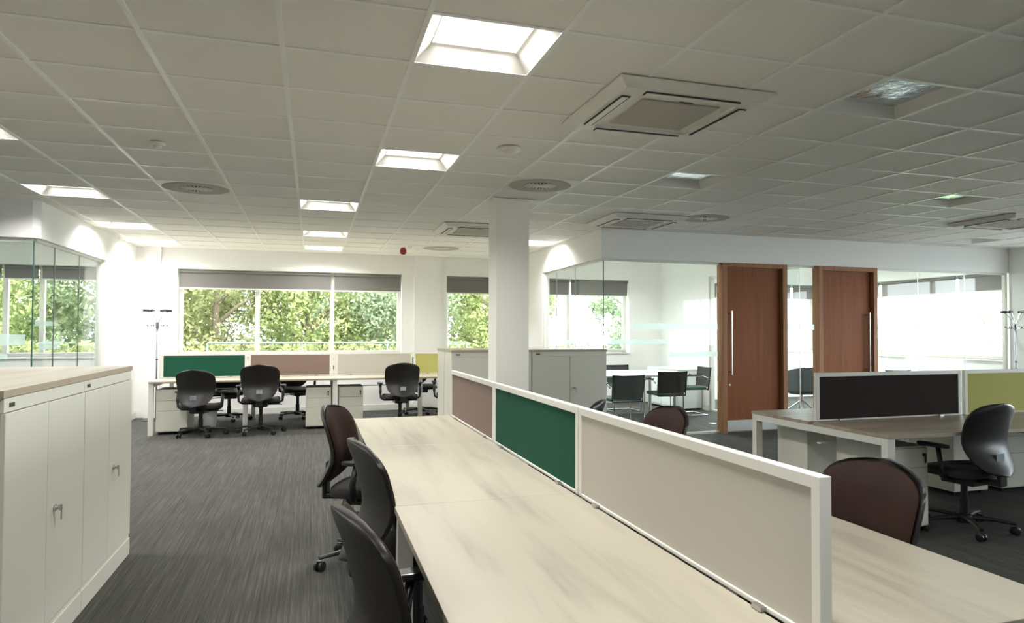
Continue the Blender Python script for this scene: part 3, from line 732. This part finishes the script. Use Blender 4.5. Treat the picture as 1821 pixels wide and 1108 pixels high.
# ------------------------------------------------------------------ meeting room furniture
def oval(a, b, n=40, p=.8): return [(a * math.copysign(abs(math.cos(2 * PI * i / n)) ** p, math.cos(2 * PI * i / n)), b * math.copysign(abs(math.sin(2 * PI * i / n)) ** p, math.sin(2 * PI * i / n))) for i in range(n)]
def meeting_table(label, x, y, rz, a, b):
    o = thing('meeting_table', label, 'table', (x, y, 0), rz, 'white meeting tables')
    MB().prism(oval(a, b), .705, .73).build('table_top', 'table', o, bevel=.003)
    for sx in (-1, 1):
        for sy in (-1, 1):
            smooth_angle(MB().lathe([(.028, 0), (.028, .704)], (sx * a * .62, sy * b * .6, 0), n=14).build('leg', 'steel', o))
    return o
meeting_table('white oval meeting table behind the glass in the corner room', 4.80, 10.72, .0, .95, .74)
meeting_table('white meeting table in the second room, behind the oak doors', 9.70, 10.17, 0, .90, .46)
meeting_table('white table in the left glass room seen above the wooden cabinet top', -4.9, 11.2, 0, 1.5, .55)
def cantilever_chair(label):
    o = thing('meeting_chair', label, 'chair', (0, 0, 0), 0, 'black mesh meeting chairs')
    for s_ in (-1, 1):
        p = [(s_ * .25, -.20, .011), (s_ * .25, .20, .011), (s_ * .25, .235, .03), (s_ * .25, .24, .42), (s_ * .25, .235, .62), (s_ * .25, .19, .655), (s_ * .25, -.12, .655), (s_ * .25, -.20, .62)]
        MB().tube(p, .011, 8).build('side_frame', 'chrome', o, smooth=True)
        B(s_ * .25 - .022, s_ * .25 + .022, -.10, .16, .667, .682).build('arm_pad', 'black', o, bevel=.004)
    MB().tube([(-.25, -.20, .011), (.25, -.20, .011)], .011, 8).build('floor_bar', 'chrome', o)
    B(-.225, .225, -.20, .23, .425, .475).build('seat', 'teal_seat', o, bevel=.018)
    MB().sheet(lambda q, t: (.215 * t * (1 + .04 * q), -.225 - .05 * q - .03 * (1 - t * t) + .006, .47 + .305 * q + .015 * t * t * q),
               lambda q, t: (.215 * t * (1 + .04 * q), -.225 - .05 * q - .03 * (1 - t * t) - .006, .47 + .305 * q + .015 * t * t * q), 8, 10).build('mesh_back', 'mesh', o)
    p = [(-.225, -.225, .43), (-.228, -.245, .60), (-.232, -.27, .79), (-.10, -.30, .778), (.10, -.30, .778), (.232, -.27, .79), (.228, -.245, .60), (.225, -.225, .43), (0, -.25, .43), (-.225, -.225, .43)]
    MB().tube(p, .013, 8).build('back_frame', 'black', o)
    return o
cc = cantilever_chair('black mesh meeting chair nearest the glass beside the grey cabinet, green seat edge'); place(cc, 4.10, 9.42, .0, 1)
for lab, x, y, dx, dy in (('black mesh meeting chair tucked under the middle of the white oval table', 5.12, 10.06, .05, 1),
                          ('black mesh meeting chair at the right end of the white oval table, seen side on', 6.02, 10.93, -1, .05),
                          ('black mesh meeting chair on the far side of the white oval table', 5.15, 11.78, .0, -1),
                          ('black mesh chair top seen above the screens, right of the second oak door', 8.72, 9.40, .05, 1)):
    dup(cc, lab, (x, y, 0), ang(dx, dy), 'black mesh meeting chairs')
def tub_chair(label):
    o = thing('tub_chair', label, 'chair', (0, 0, 0))
    def pt(q, t, th):
        a = PI * 1.5 + t * 1.9; R = .27 + .04 * q + th
        return (R * math.cos(a), R * math.sin(a), .40 + (.40 if True else 0) * q * (1 - .45 * abs(t) ** 2.5))
    smooth_angle(MB().sheet(lambda q, t: pt(q, t, 0), lambda q, t: pt(q, t, .035), 8, 24).build('tub_back', 'tub', o), 1.2)
    smooth_angle(MB().lathe([(.20, .34), (.262, .38), (.265, .45), (.24, .47)], n=28).build('seat', 'tub', o), 1.2)
    MB().lathe([(.03, .20), (.03, .339)], n=12).build('stem', 'chrome', o)
    m = MB()
    for k in range(4):
        a = PI / 4 + k * PI / 2; m.tube([(0, 0, .23), (math.cos(a) * .30, math.sin(a) * .30, .012)], [.014, .010], 8)
    m.build('splayed_base', 'chrome', o); return o
tc_ = tub_chair('grey tub chair with splayed chrome legs seen between the two oak doors'); place(tc_, 7.87, 10.42, .1, 1)
for i, (x, y, sx, sy, h, lab) in enumerate(((10.1, 10.0, .22, .18, .20, 'larger white cardboard box on the table in the second meeting room'), (9.50, 10.25, .16, .14, .11, 'smaller white box on the table in the second meeting room'))):
    b_ = thing('cardboard_box', lab, 'box', (x, y, .7305)); B(-sx, sx, -sy, sy, 0, h).build('box_body', 'card', b_, bevel=.003)
    m = MB(); m.box(-sx, -.002, -sy, sy, h + .0005, h + .004); m.box(.002, sx, -sy, sy, h + .0005, h + .004); m.build('lid_flaps', 'card', b_)
# low white credenza in the corner room, floor socket
cr = thing('credenza', 'low white cabinet against the divider wall in the corner meeting room', 'cabinet', (6.33, 12.1, 0))
B(-.24, .24, -.60, .60, 0.03, .70).build('body', 'table', cr, bevel=.003); B(-.25, .25, -.61, .61, .701, .72).build('top', 'table', cr)
for s_ in (-1, 1): B(-.258, -.241, s_ * .30 - .29, s_ * .30 + .29, .06, .68).build('cabinet_door', 'table', cr, bevel=.002)
fs = thing('floor_socket', 'small round metal floor socket near the first oak door inside the glass room', 'floor socket', (5.75, 9.75, 0))
smooth_angle(MB().lathe([(.06, 0), (.06, .004), (.05, .006)], n=24).build('cover', 'steel', fs))

# ------------------------------------------------------------------ outside
struct(B(-40, 50, YB + .32, 70, -.4, -.3).build('floor_outside', 'grass'))
struct(B(XR + .32, 50, -20, YB + .30, -.4, -.3).build('floor_outside_right', 'paving'))
def foliage_mesh(n, rx, ry, rz, size, seed):
    rnd = random.Random(seed); m = MB()
    cl = []
    for i in range(64):
        a = rnd.uniform(0, 2 * PI); z = rnd.uniform(-1, 1); q = rnd.uniform(.45, 1) ** .6; s_ = math.sqrt(1 - z * z) * q
        cl.append((rx * s_ * math.cos(a), ry * s_ * math.sin(a), rz * z * q, rnd.uniform(.28, .62)))
    for i in range(n):
        c = rnd.choice(cl); d = Vector((rnd.gauss(0, 1), rnd.gauss(0, 1), rnd.gauss(0, 1))).normalized() * c[3] * rnd.uniform(.5, 1.05)
        p = Vector(c[:3]) + d; s_ = size * rnd.uniform(.5, 1.4)
        nrm = (d.normalized() + Vector((rnd.uniform(-.8, .8), rnd.uniform(-.8, .8), rnd.uniform(-.4, 1)))).normalized()
        a = nrm.orthogonal().normalized(); b = nrm.cross(a); th = rnd.uniform(0, PI); a2 = a * math.cos(th) + b * math.sin(th); b2 = nrm.cross(a2)
        k = len(m.v); m.v += [tuple(p + a2 * s_), tuple(p + b2 * s_ * .5 + nrm * s_ * .1), tuple(p - a2 * s_), tuple(p - b2 * s_ * .5 + nrm * s_ * .1)]; m.f.append((k, k + 1, k + 2, k + 3))
    return m
def tree(lab, x, y, h, mat_, seed, rx=1.5, n=9000):
    o = thing('tree', lab, 'tree', (x, y, -.3), random.uniform(0, 6), 'trees outside the windows')
    rnd = random.Random(seed)
    m = MB(); top = (rnd.uniform(-.2, .2), rnd.uniform(-.2, .2), h * .75)
    m.tube([(0, 0, 0), (top[0] * .4, top[1] * .4, h * .3), top], [.13, .09, .03], 8)
    for k in range(9):
        z = h * rnd.uniform(.2, .7); a = rnd.uniform(0, 2 * PI); L = rx * rnd.uniform(.5, .95); q = z / (h * .75)
        s0 = Vector((top[0] * q, top[1] * q, z)); m.tube([s0, s0 + Vector((math.cos(a) * L * .5, math.sin(a) * L * .5, L * .45)), s0 + Vector((math.cos(a) * L, math.sin(a) * L, L * .75))], [.05, .03, .012], 6)
    m.build('trunk', 'bark', o)
    f_ = foliage_mesh(n, rx, rx, h * .46, .05 if y < 20 else .07, seed).build('foliage', mat_, o, loc=(0, 0, h * .53)); return o
trees = [(-8.6, 17.6, 4.6, 'leafA'), (-6.4, 17.2, 4.4, 'leafB'), (-4.2, 17.8, 4.6, 'leafC'), (-2.1, 17.3, 4.6, 'leafA'), (0.0, 17.9, 4.4, 'leafB'), (2.1, 17.4, 4.5, 'leafC'), (4.3, 18.2, 4.0, 'leafB'),
         (-6.8, 21.6, 5.6, 'leafB'), (-3.6, 21.8, 5.6, 'leafA'), (-.6, 22.2, 5.4, 'leafC'), (2.2, 22.0, 5.2, 'leafB'), (5.4, 22.6, 5.0, 'leafA'),
         (-4.5, 28.2, 7.0, 'leafC'), (7.4, 28.5, 6.6, 'leafB'), (13.2, 28.0, 5.6, 'leafC')]
for i, (x, y, h, mm) in enumerate(trees):
    place_txt = ['far left outside the left meeting room', 'behind the left meeting room glass', 'behind the blind mullion of the left meeting room', 'at the left pane of the large window', 'in the bright middle pane of the large window', 'in the right pane of the large window', 'in the narrow window beside the column',
                 'in the second row behind the left meeting room', 'in the second row behind the large window left pane', 'in the second row behind the middle pane', 'in the second row behind the right pane', 'in the second row behind the corner meeting room',
                 'in the farthest row to the left', 'in the farthest row behind the narrow window', 'in the farthest row behind the oak doors'][i]
    tone = {'leafA': 'olive green tree', 'leafB': 'bright yellow-green tree', 'leafC': 'grey-green tree'}[mm]
    tree(tone + ' ' + place_txt, x, y, h, mm, 100 + i, (1.1 if y < 20 else 1.45 if y < 25 else 2.1), 15000)
hm = MB()
rnd = random.Random(5)
for i in range(16000):
    p = Vector((rnd.uniform(-9, 6), 15.75 + rnd.uniform(-.3, .3), rnd.uniform(.1, 1.08 + .1 * math.sin(i * .7)))); s_ = rnd.uniform(.03, .08)
    a = Vector((rnd.gauss(0, 1), rnd.gauss(0, 1), rnd.gauss(0, 1))).normalized(); b = a.orthogonal().normalized()
    k = len(hm.v); hm.v += [tuple(p + a * s_), tuple(p + b * s_ * .6), tuple(p - a * s_), tuple(p - b * s_ * .6)]; hm.f.append((k, k + 1, k + 2, k + 3))
hg = thing('hedge', 'clipped green hedge outside along the bottom of the large window', 'hedge', (0, 0, 0)); hm.build('foliage', 'leafA', hg)
fe = thing('railing', 'thin pale railing outside along the bottom of the large window', 'railing', (0, 15.3, -.3))
m = MB().tube([(-1.9, 0, 1.45), (3.1, 0, 1.45)], .018, 8); m.tube([(-1.9, 0, .9), (3.1, 0, .9)], .014, 8); m.build('rail', 'rail', fe)
for x in (-1.9, -.2, 1.45, 3.1): MB().tube([(x, 0, 0), (x, 0, 1.45)], .018, 8).build('rail_post', 'rail', fe)
bl = thing('building', 'pale building glimpsed between the trees in the middle window pane', 'building', (1.6, 30, -.3))
B(-1.6, 3.2, -1, 4, 0, 3.3).build('wall', 'brick', bl); B(-1.8, 3.4, -1.2, 4.2, 3.301, 3.55).build('roof', 'rail', bl)
for x in (-.9, .6, 2.1): B(x - .35, x + .35, -1.03, -1.001, .9, 1.6).build('window', 'dark', bl)
for i, (x, y, mm, t_) in enumerate(((19.5, 13.5, 'leafB', 'pale tree outside the right wall windows beside the second oak door'), (21, 16.8, 'leafC', 'faint tree outside the right wall windows near the glass joint'))):
    tree(t_, x, y, 4.6, mm, 300 + i, 1.6, 6000)
